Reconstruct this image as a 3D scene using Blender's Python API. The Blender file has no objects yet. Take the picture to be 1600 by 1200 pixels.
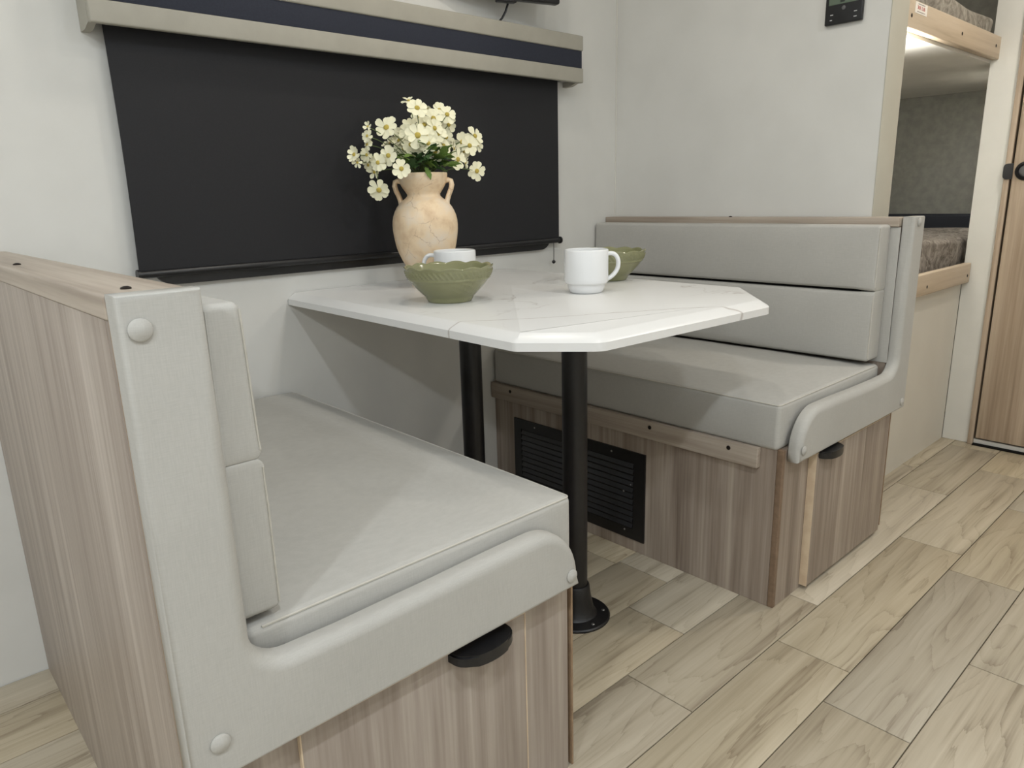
import bpy, bmesh, math, random
from mathutils import Vector, Matrix, Euler
from mathutils.geometry import tessellate_polygon
rnd = random.Random(11)
S = bpy.context.scene
COL = S.collection

# ------------------------------------------------------------------ camera
def make_camera():
    yaw, pit, rol = math.radians(47.6255), math.radians(14.4486), math.radians(-1.5287)
    f = Vector((math.cos(yaw)*math.cos(pit), math.sin(yaw)*math.cos(pit), -math.sin(pit)))
    r = Vector((math.sin(yaw), -math.cos(yaw), 0)); u = r.cross(f)
    r2 = math.cos(rol)*r + math.sin(rol)*u
    u2 = -math.sin(rol)*r + math.cos(rol)*u
    cd = bpy.data.cameras.new('camera'); co = bpy.data.objects.new('camera', cd); COL.objects.link(co)
    m = Matrix((r2, u2, -f)).transposed().to_4x4(); m.translation = Vector((-0.1736, -1.7379, 0.9822))
    co.matrix_world = m
    cd.sensor_fit = 'HORIZONTAL'; cd.sensor_width = 36.0
    cd.lens = 36.0*1129.73/1600.0; cd.clip_start = 0.02
    S.camera = co
make_camera()

# ------------------------------------------------------------------ world, lights, exposure
w = bpy.data.worlds.new('world'); S.world = w; w.use_nodes = True
w.node_tree.nodes['Background'].inputs[0].default_value = (0.9, 0.95, 1, 1)
w.node_tree.nodes['Background'].inputs[1].default_value = 0.02
S.view_settings.view_transform = 'Standard'; S.view_settings.look = 'None'
S.view_settings.gamma = 1.0; S.view_settings.use_curve_mapping = False
S.view_settings.exposure = -0.12
CEIL = 2.19
COOL, WARM = (0.92, 0.97, 1.02), (1.0, 0.93, 0.83)
LAMPS = [((0.95, -0.54), 2.8, WARM), ((0.98, -1.22), 3.0, WARM), ((-0.15, -1.95), 12.0, (0.89, 0.97, 1.04)), ((2.40, -1.50), 8.5, WARM), ((-1.3, -0.75), 8.5, COOL),  # the cool lamps here are unseen fill, added to brighten the room
         ((-1.4, -1.95), 21.0, COOL), ((1.1, -2.3), 9.5, COOL), ((2.95, -.45), 1.2, WARM)]  # unseen fill lamps, added to lift the room and the upper bunk
for (lx, ly), p, lc in LAMPS:
    ld = bpy.data.lights.new('ceiling_lamp_glow', 'AREA'); ld.shape = 'DISK'; ld.size = 0.10
    ld.energy = p; ld.color = lc
    lo = bpy.data.objects.new('ceiling_lamp_glow', ld); COL.objects.link(lo); lo.location = (lx, ly, CEIL-0.027)

# ------------------------------------------------------------------ materials
def srgb(r, g, b):
    f = lambda c: (c/255/12.92) if c/255 <= .04045 else ((c/255+.055)/1.055)**2.4
    return (f(r), f(g), f(b), 1)
def base_mat(name, col, rough=.5, spec=.5, metal=0):
    m = bpy.data.materials.new(name); m.use_nodes = True
    b = m.node_tree.nodes['Principled BSDF']
    b.inputs['Base Color'].default_value = col; b.inputs['Roughness'].default_value = rough
    b.inputs['Specular IOR Level'].default_value = spec; b.inputs['Metallic'].default_value = metal
    return m
def N(m, t, **kw):
    n = m.node_tree.nodes.new(t)
    for k, v in kw.items():
        if k in n.inputs.keys(): n.inputs[k].default_value = v
        else: setattr(n, k, v)
    return n
def lk(m, a, ao, b, bi): m.node_tree.links.new(a.outputs[ao], b.inputs[bi])
def ramp(m, stops):
    n = m.node_tree.nodes.new('ShaderNodeValToRGB'); e = n.color_ramp.elements
    e[0].position, e[0].color = stops[0]; e[1].position, e[1].color = stops[-1]
    for p, c in stops[1:-1]:
        x = e.new(p); x.color = c
    return n
def coords(m, scale, rndoff=False):
    tc = N(m, 'ShaderNodeTexCoord'); mp = N(m, 'ShaderNodeMapping'); mp.inputs['Scale'].default_value = scale
    lk(m, tc, 'Object', mp, 'Vector')
    if rndoff:
        oi = N(m, 'ShaderNodeObjectInfo'); mu = N(m, 'ShaderNodeVectorMath', operation='SCALE')
        cx = N(m, 'ShaderNodeCombineXYZ'); lk(m, oi, 'Random', cx, 0); lk(m, oi, 'Random', cx, 1); lk(m, oi, 'Random', cx, 2)
        lk(m, cx, 0, mu, 0); mu.inputs['Scale'].default_value = 37.0
        lk(m, mu, 0, mp, 'Location')
    return mp
def bump(m, src, out, strength=.1, dist=.002):
    b = N(m, 'ShaderNodeBump'); b.inputs['Strength'].default_value = strength; b.inputs['Distance'].default_value = dist
    lk(m, src, out, b, 'Height'); lk(m, b, 'Normal', m.node_tree.nodes['Principled BSDF'], 'Normal')
    return b
def fine_noise_mat(name, c1, c2, scale, rough=.6, bstr=.1, bscale=None, spec=.4, detail=4, bdist=.001):
    m = base_mat(name, c1, rough, spec)
    mp = coords(m, (1, 1, 1))
    n = N(m, 'ShaderNodeTexNoise', Scale=scale, Detail=detail); lk(m, mp, 0, n, 'Vector')
    r = ramp(m, [(.35, c1), (.65, c2)]); lk(m, n, 'Fac', r, 'Fac')
    lk(m, r, 'Color', m.node_tree.nodes['Principled BSDF'], 'Base Color')
    if bstr:
        n2 = N(m, 'ShaderNodeTexNoise', Scale=bscale or scale*3, Detail=3.0); lk(m, mp, 0, n2, 'Vector'); bump(m, n2, 'Fac', bstr, bdist)
    return m
def wood_mat(name, dark, mid, light, axis='z', rough=.45, rndoff=False, fine=1.0, cath=0.0):
    """streaky wood print: noise squeezed along the grain, optional cathedral figure"""
    m = base_mat(name, mid, rough, .35)
    k = {'x': (1.0, 22, 22), 'y': (22, 1.0, 22), 'z': (22, 22, .9)}[axis]
    mp = coords(m, k, rndoff)
    n = N(m, 'ShaderNodeTexNoise', Scale=1.0, Detail=5.0, Roughness=.62, Distortion=.35); lk(m, mp, 0, n, 'Vector')
    k2 = {'x': (3, 140, 140), 'y': (140, 3, 140), 'z': (140, 140, 3)}[axis]
    mp2 = coords(m, k2, rndoff)
    n2 = N(m, 'ShaderNodeTexNoise', Scale=1.0, Detail=3.0); lk(m, mp2, 0, n2, 'Vector')
    mx = N(m, 'ShaderNodeMath', operation='MULTIPLY_ADD'); lk(m, n2, 'Fac', mx, 0); mx.inputs[1].default_value = .34*fine; lk(m, n, 'Fac', mx, 2)
    src = mx
    if cath:
        k3 = {'x': (1.3, 7.0, 7.0), 'y': (7.0, 1.3, 7.0), 'z': (7.0, 7.0, 1.3)}[axis]
        mp3 = coords(m, k3, rndoff)
        n3 = N(m, 'ShaderNodeTexNoise', Scale=.9, Detail=2.0, Roughness=.45); lk(m, mp3, 0, n3, 'Vector')
        dn = N(m, 'ShaderNodeMath', operation='MULTIPLY_ADD'); lk(m, n2, 'Fac', dn, 0); dn.inputs[1].default_value = .035; lk(m, n3, 'Fac', dn, 2)
        mul = N(m, 'ShaderNodeMath', operation='MULTIPLY'); lk(m, dn, 0, mul, 0); mul.inputs[1].default_value = 15.0
        fr = N(m, 'ShaderNodeMath', operation='FRACT'); lk(m, mul, 0, fr, 0)
        lr = ramp(m, [(.0, (1, 1, 1, 1)), (.10, (.55, .55, .55, 1)), (.45, (.1, .1, .1, 1)), (1, (0, 0, 0, 1))]); lk(m, fr, 0, lr, 'Fac')
        sb = N(m, 'ShaderNodeMath', operation='MULTIPLY_ADD'); lk(m, lr, 'Color', sb, 0); sb.inputs[1].default_value = -cath; lk(m, mx, 0, sb, 2)
        s2 = N(m, 'ShaderNodeMath', operation='ADD'); lk(m, sb, 0, s2, 0); s2.inputs[1].default_value = cath*.28
        src = s2
    r = ramp(m, [(.40, dark), (.62, mid), (.86, light)]); lk(m, src, 0, r, 'Fac')
    col = r; out = 'Color'
    if rndoff:
        oi = N(m, 'ShaderNodeObjectInfo'); mr = N(m, 'ShaderNodeMapRange'); lk(m, oi, 'Random', mr, 'Value')
        mr.inputs['To Min'].default_value = .84; mr.inputs['To Max'].default_value = 1.06
        h = N(m, 'ShaderNodeHueSaturation'); lk(m, mr, 0, h, 'Value'); lk(m, r, 'Color', h, 'Color'); col = h
        oi2 = N(m, 'ShaderNodeMath', operation='FRACT'); mm = N(m, 'ShaderNodeMath', operation='MULTIPLY'); mm.inputs[1].default_value = 7.31
        lk(m, oi, 'Random', mm, 0); lk(m, mm, 0, oi2, 0)
        ms = N(m, 'ShaderNodeMapRange'); lk(m, oi2, 0, ms, 'Value'); ms.inputs['To Min'].default_value = .85; ms.inputs['To Max'].default_value = 1.08
        lk(m, ms, 0, h, 'Saturation')
    lk(m, col, out, m.node_tree.nodes['Principled BSDF'], 'Base Color')
    bump(m, n2, 'Fac', .06, .001)
    return m

M = {}
M['wall'] = fine_noise_mat('wall_board', srgb(214, 213, 208), srgb(219, 218, 213), 6, .55, .05, 240, .3)
M['wall_cream'] = fine_noise_mat('cream_board', srgb(213, 208, 196), srgb(217, 212, 200), 6, .5, .04, 240, .3)
M['corner_trim'] = fine_noise_mat('taupe_corner_trim', srgb(186, 182, 168), srgb(190, 186, 172), 8, .5, .03, 200, .3)
M['white_trim'] = fine_noise_mat('white_trim', srgb(222, 220, 212), srgb(227, 225, 217), 8, .45, .03, 200, .35)
M['ceiling'] = fine_noise_mat('ceiling_board', srgb(238, 238, 236), srgb(241, 241, 239), 8, .6, .03, 200)
M['bunk_wall'] = fine_noise_mat('grey_linen_board', srgb(146, 146, 139), srgb(160, 159, 151), 30, .7, .1, 200, .2)
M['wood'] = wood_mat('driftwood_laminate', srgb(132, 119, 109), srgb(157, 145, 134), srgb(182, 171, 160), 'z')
M['wood_y'] = wood_mat('driftwood_laminate_across', srgb(138, 125, 112), srgb(166, 153, 139), srgb(188, 177, 163), 'y')
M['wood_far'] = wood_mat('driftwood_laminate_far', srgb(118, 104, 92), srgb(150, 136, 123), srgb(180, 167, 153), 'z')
M['wood_x'] = wood_mat('pale_maple_rail', srgb(168, 150, 126), srgb(194, 176, 152), srgb(208, 192, 170), 'x', fine=.7)
M['door_wood'] = wood_mat('door_laminate', srgb(132, 114, 97), srgb(165, 146, 125), srgb(190, 172, 151), 'z')
M['edge'] = fine_noise_mat('tan_edge_band', srgb(140, 116, 92), srgb(156, 132, 106), 60, .5, .05)
M['edge_dark'] = fine_noise_mat('brown_edge_band', srgb(120, 99, 80), srgb(134, 112, 92), 60, .5, .05)
M['edge_light'] = fine_noise_mat('pale_edge_band', srgb(205, 182, 154), srgb(216, 196, 168), 40, .5, .05)
M['plank'] = wood_mat('floor_plank_vinyl', srgb(146, 132, 110), srgb(182, 169, 145), srgb(197, 185, 162), 'x', .42, True, .8, .17)
M['subfloor'] = fine_noise_mat('floor_seam_dark', srgb(96, 84, 68), srgb(104, 92, 74), 30, .7, 0)
M['black_metal'] = fine_noise_mat('black_powder_coat', srgb(20, 19, 20), srgb(25, 24, 25), 90, .38, .06, 600, .5)
M['black_plastic'] = fine_noise_mat('black_plastic', srgb(22, 22, 24), srgb(27, 27, 29), 60, .32, .04, 500, .5)
M['slat'] = fine_noise_mat('black_slat_paint', srgb(38, 38, 40), srgb(44, 44, 46), 90, .3, .05, 600, .6)
M['blind'] = fine_noise_mat('blackout_fabric', srgb(31, 31, 34), srgb(34, 34, 37), 300, .62, .12, 900, .35)
M['taupe'] = fine_noise_mat('taupe_vinyl_wrap', srgb(164, 160, 148), srgb(169, 165, 153), 20, .5, .05, 300, .35)
M['navy'] = fine_noise_mat('navy_fabric', srgb(44, 47, 58), srgb(48, 51, 62), 200, .7, .15, 700, .25)
M['screw'] = base_mat('dark_screw', srgb(40, 33, 30), .4, .5, .6)
M['steel'] = base_mat('steel', srgb(170, 170, 170), .3, .5, 1)
M['piping'] = fine_noise_mat('piping_vinyl', srgb(188, 184, 174), srgb(196, 192, 182), 60, .55, .05)
M['white_china'] = base_mat('white_china', srgb(232, 233, 233), .12, .55)
M['dark_gap'] = base_mat('dark_recess', srgb(22, 20, 19), .8, .1)
M['glass_dark'] = base_mat('dark_glass', srgb(14, 15, 17), .06, .5)

def fabric(name, a, b):
    m = base_mat(name, a, .58, .3)
    mp = coords(m, (1, 1, 1))
    n = N(m, 'ShaderNodeTexNoise', Scale=5.0, Detail=2.0); lk(m, mp, 0, n, 'Vector')
    r = ramp(m, [(.3, a), (.7, b)]); lk(m, n, 'Fac', r, 'Fac')
    mpa = coords(m, (60, 60, 900)); na = N(m, 'ShaderNodeTexNoise', Scale=1.0, Detail=2.0); lk(m, mpa, 0, na, 'Vector')
    mpb = coords(m, (900, 900, 60)); nb = N(m, 'ShaderNodeTexNoise', Scale=1.0, Detail=2.0); lk(m, mpb, 0, nb, 'Vector')
    ad = N(m, 'ShaderNodeMath', operation='ADD'); lk(m, na, 'Fac', ad, 0); lk(m, nb, 'Fac', ad, 1)
    mr = N(m, 'ShaderNodeMapRange'); lk(m, ad, 0, mr, 'Value'); mr.inputs['From Min'].default_value = .6; mr.inputs['From Max'].default_value = 1.4
    mr.inputs['To Min'].default_value = .93; mr.inputs['To Max'].default_value = 1.05
    h = N(m, 'ShaderNodeHueSaturation'); lk(m, r, 'Color', h, 'Color'); lk(m, mr, 0, h, 'Value')
    lk(m, h, 'Color', m.node_tree.nodes['Principled BSDF'], 'Base Color')
    bump(m, ad, 0, .12, .0006)
    return m
M['fabric'] = fabric('grey_linen_vinyl', srgb(179, 177, 171), srgb(185, 183, 177))

def marble():
    m = base_mat('white_marble_laminate', srgb(236, 235, 231), .3, .4)
    mp = coords(m, (1, 1, 1))
    nd = N(m, 'ShaderNodeTexNoise', Scale=2.2, Detail=5.0, Roughness=.6); lk(m, mp, 0, nd, 'Vector')
    sc = N(m, 'ShaderNodeVectorMath', operation='SCALE'); lk(m, nd, 'Color', sc, 0); sc.inputs['Scale'].default_value = .55
    ad = N(m, 'ShaderNodeVectorMath', operation='ADD'); lk(m, mp, 0, ad, 0); lk(m, sc, 0, ad, 1)
    vo = N(m, 'ShaderNodeTexVoronoi', feature='DISTANCE_TO_EDGE', Scale=2.3); lk(m, ad, 0, vo, 'Vector')
    r1 = ramp(m, [(.0, (1, 1, 1, 1)), (.011, (0, 0, 0, 1))]); lk(m, vo, 'Distance', r1, 'Fac')
    nm = N(m, 'ShaderNodeTexNoise', Scale=3.1, Detail=2.0); lk(m, mp, 0, nm, 'Vector')
    r2 = ramp(m, [(.46, (0, 0, 0, 1)), (.62, (1, 1, 1, 1))]); lk(m, nm, 'Fac', r2, 'Fac')
    mu = N(m, 'ShaderNodeMath', operation='MULTIPLY'); lk(m, r1, 'Color', mu, 0); lk(m, r2, 'Color', mu, 1)
    # one long vein that crosses the top towards the aisle edge
    tc = N(m, 'ShaderNodeTexCoord'); sx = N(m, 'ShaderNodeSeparateXYZ'); lk(m, tc, 'Object', sx, 0)
    nw = N(m, 'ShaderNodeTexNoise', Scale=7.0, Detail=4.0); lk(m, mp, 0, nw, 'Vector')
    l1 = N(m, 'ShaderNodeMath', operation='MULTIPLY_ADD'); lk(m, sx, 0, l1, 0); l1.inputs[1].default_value = .62; l1.inputs[2].default_value = .423-.04
    l2 = N(m, 'ShaderNodeMath', operation='ADD'); lk(m, l1, 0, l2, 0); lk(m, sx, 1, l2, 1)
    l3 = N(m, 'ShaderNodeMath', operation='MULTIPLY_ADD'); lk(m, nw, 'Fac', l3, 0); l3.inputs[1].default_value = .08; lk(m, l2, 0, l3, 2)
    l4 = N(m, 'ShaderNodeMath', operation='ABSOLUTE'); lk(m, l3, 0, l4, 0)
    rv = ramp(m, [(.0, (1, 1, 1, 1)), (.0028, (0, 0, 0, 1))]); lk(m, l4, 0, rv, 'Fac')
    mxv = N(m, 'ShaderNodeMath', operation='MAXIMUM'); lk(m, rv, 'Color', mxv, 0); lk(m, mu, 0, mxv, 1)
    mu2 = N(m, 'ShaderNodeMath', operation='MULTIPLY'); lk(m, mxv, 0, mu2, 0); mu2.inputs[1].default_value = .75
    mix = N(m, 'ShaderNodeMix', data_type='RGBA'); lk(m, mu2, 0, mix, 0)
    mix.inputs[6].default_value = srgb(227, 226, 223); mix.inputs[7].default_value = srgb(168, 158, 150)
    lk(m, mix, 2, m.node_tree.nodes['Principled BSDF'], 'Base Color')
    return m
M['marble'] = marble()

def terracotta():
    m = base_mat('cream_crackle_terracotta', srgb(226, 204, 172), .5, .35)
    mp = coords(m, (1, 1, 1))
    n = N(m, 'ShaderNodeTexNoise', Scale=16.0, Detail=5.0, Roughness=.6); lk(m, mp, 0, n, 'Vector')
    r = ramp(m, [(.3, srgb(214, 182, 146)), (.5, srgb(238, 214, 180)), (.72, srgb(234, 220, 202))]); lk(m, n, 'Fac', r, 'Fac')
    sc = N(m, 'ShaderNodeVectorMath', operation='SCALE'); lk(m, n, 'Color', sc, 0); sc.inputs['Scale'].default_value = .05
    ad = N(m, 'ShaderNodeVectorMath', operation='ADD'); lk(m, mp, 0, ad, 0); lk(m, sc, 0, ad, 1)
    vo = N(m, 'ShaderNodeTexVoronoi', feature='DISTANCE_TO_EDGE', Scale=22.0); lk(m, ad, 0, vo, 'Vector')
    r1 = ramp(m, [(.0, (1, 1, 1, 1)), (.022, (0, 0, 0, 1))]); lk(m, vo, 'Distance', r1, 'Fac')
    nm = N(m, 'ShaderNodeTexNoise', Scale=14.0); lk(m, mp, 0, nm, 'Vector')
    r2 = ramp(m, [(.47, (0, 0, 0, 1)), (.6, (.6, .6, .6, 1))]); lk(m, nm, 'Fac', r2, 'Fac')
    mu = N(m, 'ShaderNodeMath', operation='MULTIPLY'); lk(m, r1, 'Color', mu, 0); lk(m, r2, 'Color', mu, 1)
    mix = N(m, 'ShaderNodeMix', data_type='RGBA'); lk(m, mu, 0, mix, 0); lk(m, r, 'Color', mix, 6); mix.inputs[7].default_value = srgb(160, 124, 92)
    lk(m, mix, 2, m.node_tree.nodes['Principled BSDF'], 'Base Color')
    bump(m, n, 'Fac', .08, .002)
    return m
M['terracotta'] = terracotta()
M['green_glaze'] = fine_noise_mat('sage_green_glaze', srgb(134, 134, 99), srgb(140, 140, 106), 18, .10, .05, 60, .55)
M['petal'] = fine_noise_mat('cream_petal', srgb(247, 242, 203), srgb(251, 249, 224), 60, .6, .1, 300, .2)
M['pollen'] = fine_noise_mat('mustard_centre', srgb(180, 158, 74), srgb(208, 190, 104), 500, .8, .3, 900, .1)
M['leaf'] = fine_noise_mat('leaf_green', srgb(84, 116, 52), srgb(128, 152, 76), 30, .55, .1, 200, .3)
M['leaf_dark'] = fine_noise_mat('leaf_dark_green', srgb(54, 82, 48), srgb(78, 108, 62), 30, .55, .1, 200, .3)
M['stem'] = fine_noise_mat('stem_green', srgb(84, 100, 56), srgb(100, 116, 66), 60, .6, .05)
def fur(name, a, b, scale):
    m = base_mat(name, a, .85, .15)
    mp = coords(m, (1, 1.6, 1))
    n = N(m, 'ShaderNodeTexNoise', Scale=scale, Detail=7.0, Roughness=.7, Distortion=1.5); lk(m, mp, 0, n, 'Vector')
    r = ramp(m, [(.36, a), (.64, b)]); lk(m, n, 'Fac', r, 'Fac')
    lk(m, r, 'Color', m.node_tree.nodes['Principled BSDF'], 'Base Color'); bump(m, n, 'Fac', .5, .012)
    return m
M['mattress'] = fur('brown_grey_plush', srgb(96, 88, 80), srgb(170, 162, 152), 22)
M['mattress_up'] = fur('grey_marbled_cover', srgb(122, 116, 106), srgb(176, 170, 158), 20)
M['gap_shade'] = base_mat('shaded_gap_paint', srgb(58, 60, 66), .8, .1)  # dark tone standing in for shade at the bunk's far end
M['sticker'] = base_mat('white_sticker', srgb(238, 232, 222), .5)
M['red_print'] = base_mat('red_print', srgb(190, 40, 36), .5)
M['grey_print'] = base_mat('grey_print', srgb(150, 146, 140), .5)
M['white_print'] = base_mat('white_print', srgb(200, 200, 200), .5)
M['lcd'] = base_mat('grey_green_lcd', srgb(98, 112, 96), .25)
M['lcd_ink'] = base_mat('lcd_ink', srgb(44, 52, 46), .4)
M['grey_button'] = base_mat('grey_button', srgb(92, 92, 92), .4)
def emis(name, col, s):
    m = base_mat(name, col, .5); b = m.node_tree.nodes['Principled BSDF']
    b.inputs['Emission Color'].default_value = col; b.inputs['Emission Strength'].default_value = s
    return m
M['diffuser'] = emis('lamp_diffuser', (1, .97, .91, 1), 6.0)

# ------------------------------------------------------------------ helpers
def link(name, mesh, parent=None, loc=(0, 0, 0)):
    o = bpy.data.objects.new(name, mesh); COL.objects.link(o); o.location = loc
    if parent: o.parent = parent
    return o
def wloc(o):
    v = Vector((0, 0, 0))
    while o: v += o.location; o = o.parent
    return v
def finish(bm, mat, angle=35, smooth=True, name='m'):
    bmesh.ops.recalc_face_normals(bm, faces=bm.faces)
    me = bpy.data.meshes.new(name); bm.to_mesh(me); bm.free()
    for m in (mat if isinstance(mat, (list, tuple)) else [mat]): me.materials.append(m)
    if smooth:
        for p in me.polygons: p.use_smooth = True
        me.set_sharp_from_angle(angle=math.radians(angle))
    return me
def part(name, bm, mat, parent=None, angle=35, wn=False, label=None):
    """bm is in world coordinates; the object's origin sits at its parent's origin"""
    if parent is not None:
        bmesh.ops.translate(bm, verts=bm.verts, vec=-wloc(parent))
    o = link(name, finish(bm, mat, angle, name=name), parent)
    if wn:
        md = o.modifiers.new('normals', 'WEIGHTED_NORMAL'); md.keep_sharp = True
    if label: o['label'] = label
    return o
def thing(name, label, cat, loc=(0, 0, 0), group=None):
    o = bpy.data.objects.new(name, None); COL.objects.link(o); o.location = loc; o.empty_display_size = .05
    o['label'] = label; o['category'] = cat
    if group: o['group'] = group
    return o
def struct(name, bm, mat, wn=False, angle=35):
    o = part(name, bm, mat, None, angle, wn); o['kind'] = 'structure'; return o
def dup(o, parent, loc=None, rot=None, scale=None):
    c = o.copy(); COL.objects.link(c); c.parent = parent
    if loc is not None: c.location = loc
    if rot is not None: c.rotation_euler = rot
    if scale is not None: c.scale = scale
    return c

def _axis(a, b, r, n, mid):
    out = [a + r*(1-math.cos(i/n*math.pi/2)) if False else a + r*i/n for i in range(n)] if r > 0 else []
    a2, b2 = a+r, b-r
    out += [a2 + (b2-a2)*i/mid for i in range(mid+1)]
    if r > 0: out += [b2 + r*(i+1)/n for i in range(n)]
    return out
def rbox(bm, x0, x1, y0, y1, z0, z1, r=0.0, n=2, mid=(1, 1, 1), fn=None):
    """box with truly rounded edges, optional displacement fn(Vector)->Vector"""
    if x0 > x1: x0, x1 = x1, x0
    if y0 > y1: y0, y1 = y1, y0
    if z0 > z1: z0, z1 = z1, z0
    r = min(r, (x1-x0)*.499, (y1-y0)*.499, (z1-z0)*.499)
    X, Y, Z = _axis(x0, x1, r, n, mid[0]), _axis(y0, y1, r, n, mid[1]), _axis(z0, z1, r, n, mid[2])
    V = {}
    def vert(i, j, k):
        key = (i, j, k)
        if key not in V:
            p = Vector((X[i], Y[j], Z[k]))
            if r > 0:
                c = Vector((min(max(p.x, x0+r), x1-r), min(max(p.y, y0+r), y1-r), min(max(p.z, z0+r), z1-r)))
                d = p-c
                if d.length > 1e-9:
                    # even out the spacing over the quarter round
                    d = Vector([math.tan(q/r*math.pi/4)*r for q in d]) if r > 0 else d
                    p = c + d.normalized()*r
            if fn: p = fn(p)
            V[key] = bm.verts.new(p)
        return V[key]
    nx, ny, nz = len(X)-1, len(Y)-1, len(Z)-1
    def quad(a, b, c, d):
        bm.faces.new((vert(*a), vert(*b), vert(*c), vert(*d)))
    for i in range(nx):
        for j in range(ny):
            quad((i, j, 0), (i, j+1, 0), (i+1, j+1, 0), (i+1, j, 0)); quad((i, j, nz), (i+1, j, nz), (i+1, j+1, nz), (i, j+1, nz))
    for i in range(nx):
        for k in range(nz):
            quad((i, 0, k), (i+1, 0, k), (i+1, 0, k+1), (i, 0, k+1)); quad((i, ny, k), (i, ny, k+1), (i+1, ny, k+1), (i+1, ny, k))
    for j in range(ny):
        for k in range(nz):
            quad((0, j, k), (0, j, k+1), (0, j+1, k+1), (0, j+1, k)); quad((nx, j, k), (nx, j+1, k), (nx, j+1, k+1), (nx, j, k+1))
    return bm
def box(x0, x1, y0, y1, z0, z1, r=0.0, n=2, **kw): return rbox(bmesh.new(), x0, x1, y0, y1, z0, z1, r, n, **kw)
def prism(bm, pts, axis, a, b):
    """closed polygon pts (2D) extruded between a and b along axis"""
    def P(p, t): return {'x': (t, p[0], p[1]), 'y': (p[0], t, p[1]), 'z': (p[0], p[1], t)}[axis]
    va = [bm.verts.new(P(p, a)) for p in pts]; vb = [bm.verts.new(P(p, b)) for p in pts]
    n = len(pts); fa = bm.faces.new(va); fb = bm.faces.new(list(reversed(vb)))
    for i in range(n): bm.faces.new((va[i], vb[i], vb[(i+1) % n], va[(i+1) % n]))
    return fa, fb
def lathe(bm, prof, c, seg=48, fn=None, close=False):
    rings = []
    for (r, z) in prof:
        if r < 1e-6: rings.append([bm.verts.new((c[0], c[1], c[2]+z))]); continue
        ring = []
        for s in range(seg):
            t = 2*math.pi*s/seg; rr, zz = (r, z) if fn is None else fn(r, z, t)
            ring.append(bm.verts.new((c[0]+rr*math.cos(t), c[1]+rr*math.sin(t), c[2]+zz)))
        rings.append(ring)
    for a, b in zip(rings, rings[1:]):
        if len(a) == 1 and len(b) == 1: continue
        for s in range(seg):
            t = (s+1) % seg
            if len(a) == 1: bm.faces.new((a[0], b[s], b[t]))
            elif len(b) == 1: bm.faces.new((a[s], b[0], a[t]))
            else: bm.faces.new((a[s], b[s], b[t], a[t]))
    return bm
def tube(bm, pts, rad, seg=8, flat=None, caps=True):
    pts = [Vector(p) for p in pts]; n = len(pts); rings = []
    rads = rad if isinstance(rad, (list, tuple)) else [rad]*n
    up = None
    for i in range(n):
        t = (pts[min(i+1, n-1)]-pts[max(i-1, 0)]).normalized()
        if up is None:
            up = Vector((0, 0, 1)) if abs(t.z) < .9 else Vector((1, 0, 0))
        a = (up - t*up.dot(t)).normalized(); b = t.cross(a); up = a
        fb = flat or 1.0
        rings.append([bm.verts.new(pts[i] + a*math.cos(2*math.pi*s/seg)*rads[i] + b*math.sin(2*math.pi*s/seg)*rads[i]*fb) for s in range(seg)])
    for p, q in zip(rings, rings[1:]):
        for s in range(seg): bm.faces.new((p[s], p[(s+1) % seg], q[(s+1) % seg], q[s]))
    if caps: bm.faces.new(list(reversed(rings[0]))); bm.faces.new(rings[-1])
    return bm
def disc(bm, c, r, h, axis, seg=20, dome=0.0):
    """button or screw head: short lathe whose axis points along +/- axis"""
    ax = {'x': Vector((1, 0, 0)), '-x': Vector((-1, 0, 0)), 'y': Vector((0, 1, 0)), '-y': Vector((0, -1, 0)), 'z': Vector((0, 0, 1))}[axis]
    b2 = bmesh.new()
    prof = [(r, 0), (r, h*.6), (r*.93, h*.85), (r*.8, h), (r*.45, h+dome*.75), (0, h+dome)]
    lathe(b2, [(0, 0)]+prof, (0, 0, 0), seg)
    q = Vector((0, 0, 1)).rotation_difference(ax).to_matrix().to_4x4()
    bmesh.ops.transform(b2, matrix=Matrix.Translation(Vector(c)) @ q, verts=b2.verts)
    me = bpy.data.meshes.new('tmp'); b2.to_mesh(me); b2.free(); bm.from_mesh(me); bpy.data.meshes.remove(me)
    return bm
def arc(cx, cy, r, a0, a1, n):
    return [(cx+r*math.cos(math.radians(a0+(a1-a0)*i/n)), cy+r*math.sin(math.radians(a0+(a1-a0)*i/n))) for i in range(n+1)]
def round_poly(pts, rads, n=6):
    out = []; m = len(pts)
    for i, p in enumerate(pts):
        p = Vector(p).to_2d() if len(p) == 3 else Vector(p); r = rads[i]
        if r <= 0: out.append(tuple(p)); continue
        a = (Vector(pts[i-1])-p); b = (Vector(pts[(i+1) % m])-p); an, bn = a.normalized(), b.normalized()
        d = r/math.tan(an.angle(bn)/2); d = min(d, a.length*.49, b.length*.49)
        p0, p2 = p+an*d, p+bn*d
        for k in range(n+1):
            t = k/n; q = p0*(1-t)**2 + p*2*t*(1-t) + p2*t*t; out.append((q.x, q.y))
    return out

# ------------------------------------------------------------------ room shell
RX0, RX1, RY0 = -2.3, 2.9655, -2.75
struct('wall_window', box(RX0-.03, 3.85, 0.0, 0.03, -.02, CEIL), M['wall'])
part('corner_bead', box(1.9405, 1.9435, -.004, -.0005, .905, CEIL), M['white_trim'], bpy.data.objects['wall_window'])
struct('ceiling', box(RX0-.03, 3.85, RY0-.03, .03, CEIL, CEIL+.03), M['ceiling'])
struct('wall_left', box(RX0-.03, RX0, RY0, 0, -.02, CEIL), M['ceiling'])
struct('wall_back', box(RX0-.03, 3.0, RY0-.03, RY0, -.02, CEIL), M['ceiling'])
struct('wall_partition', box(1.944, 2.0555, -.9065, 0, 0, CEIL), M['wall'])
struct('trim_1', box(1.9435, 2.056, -.9095, -.9066, 0, CEIL, .001), M['corner_trim'])
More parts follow.
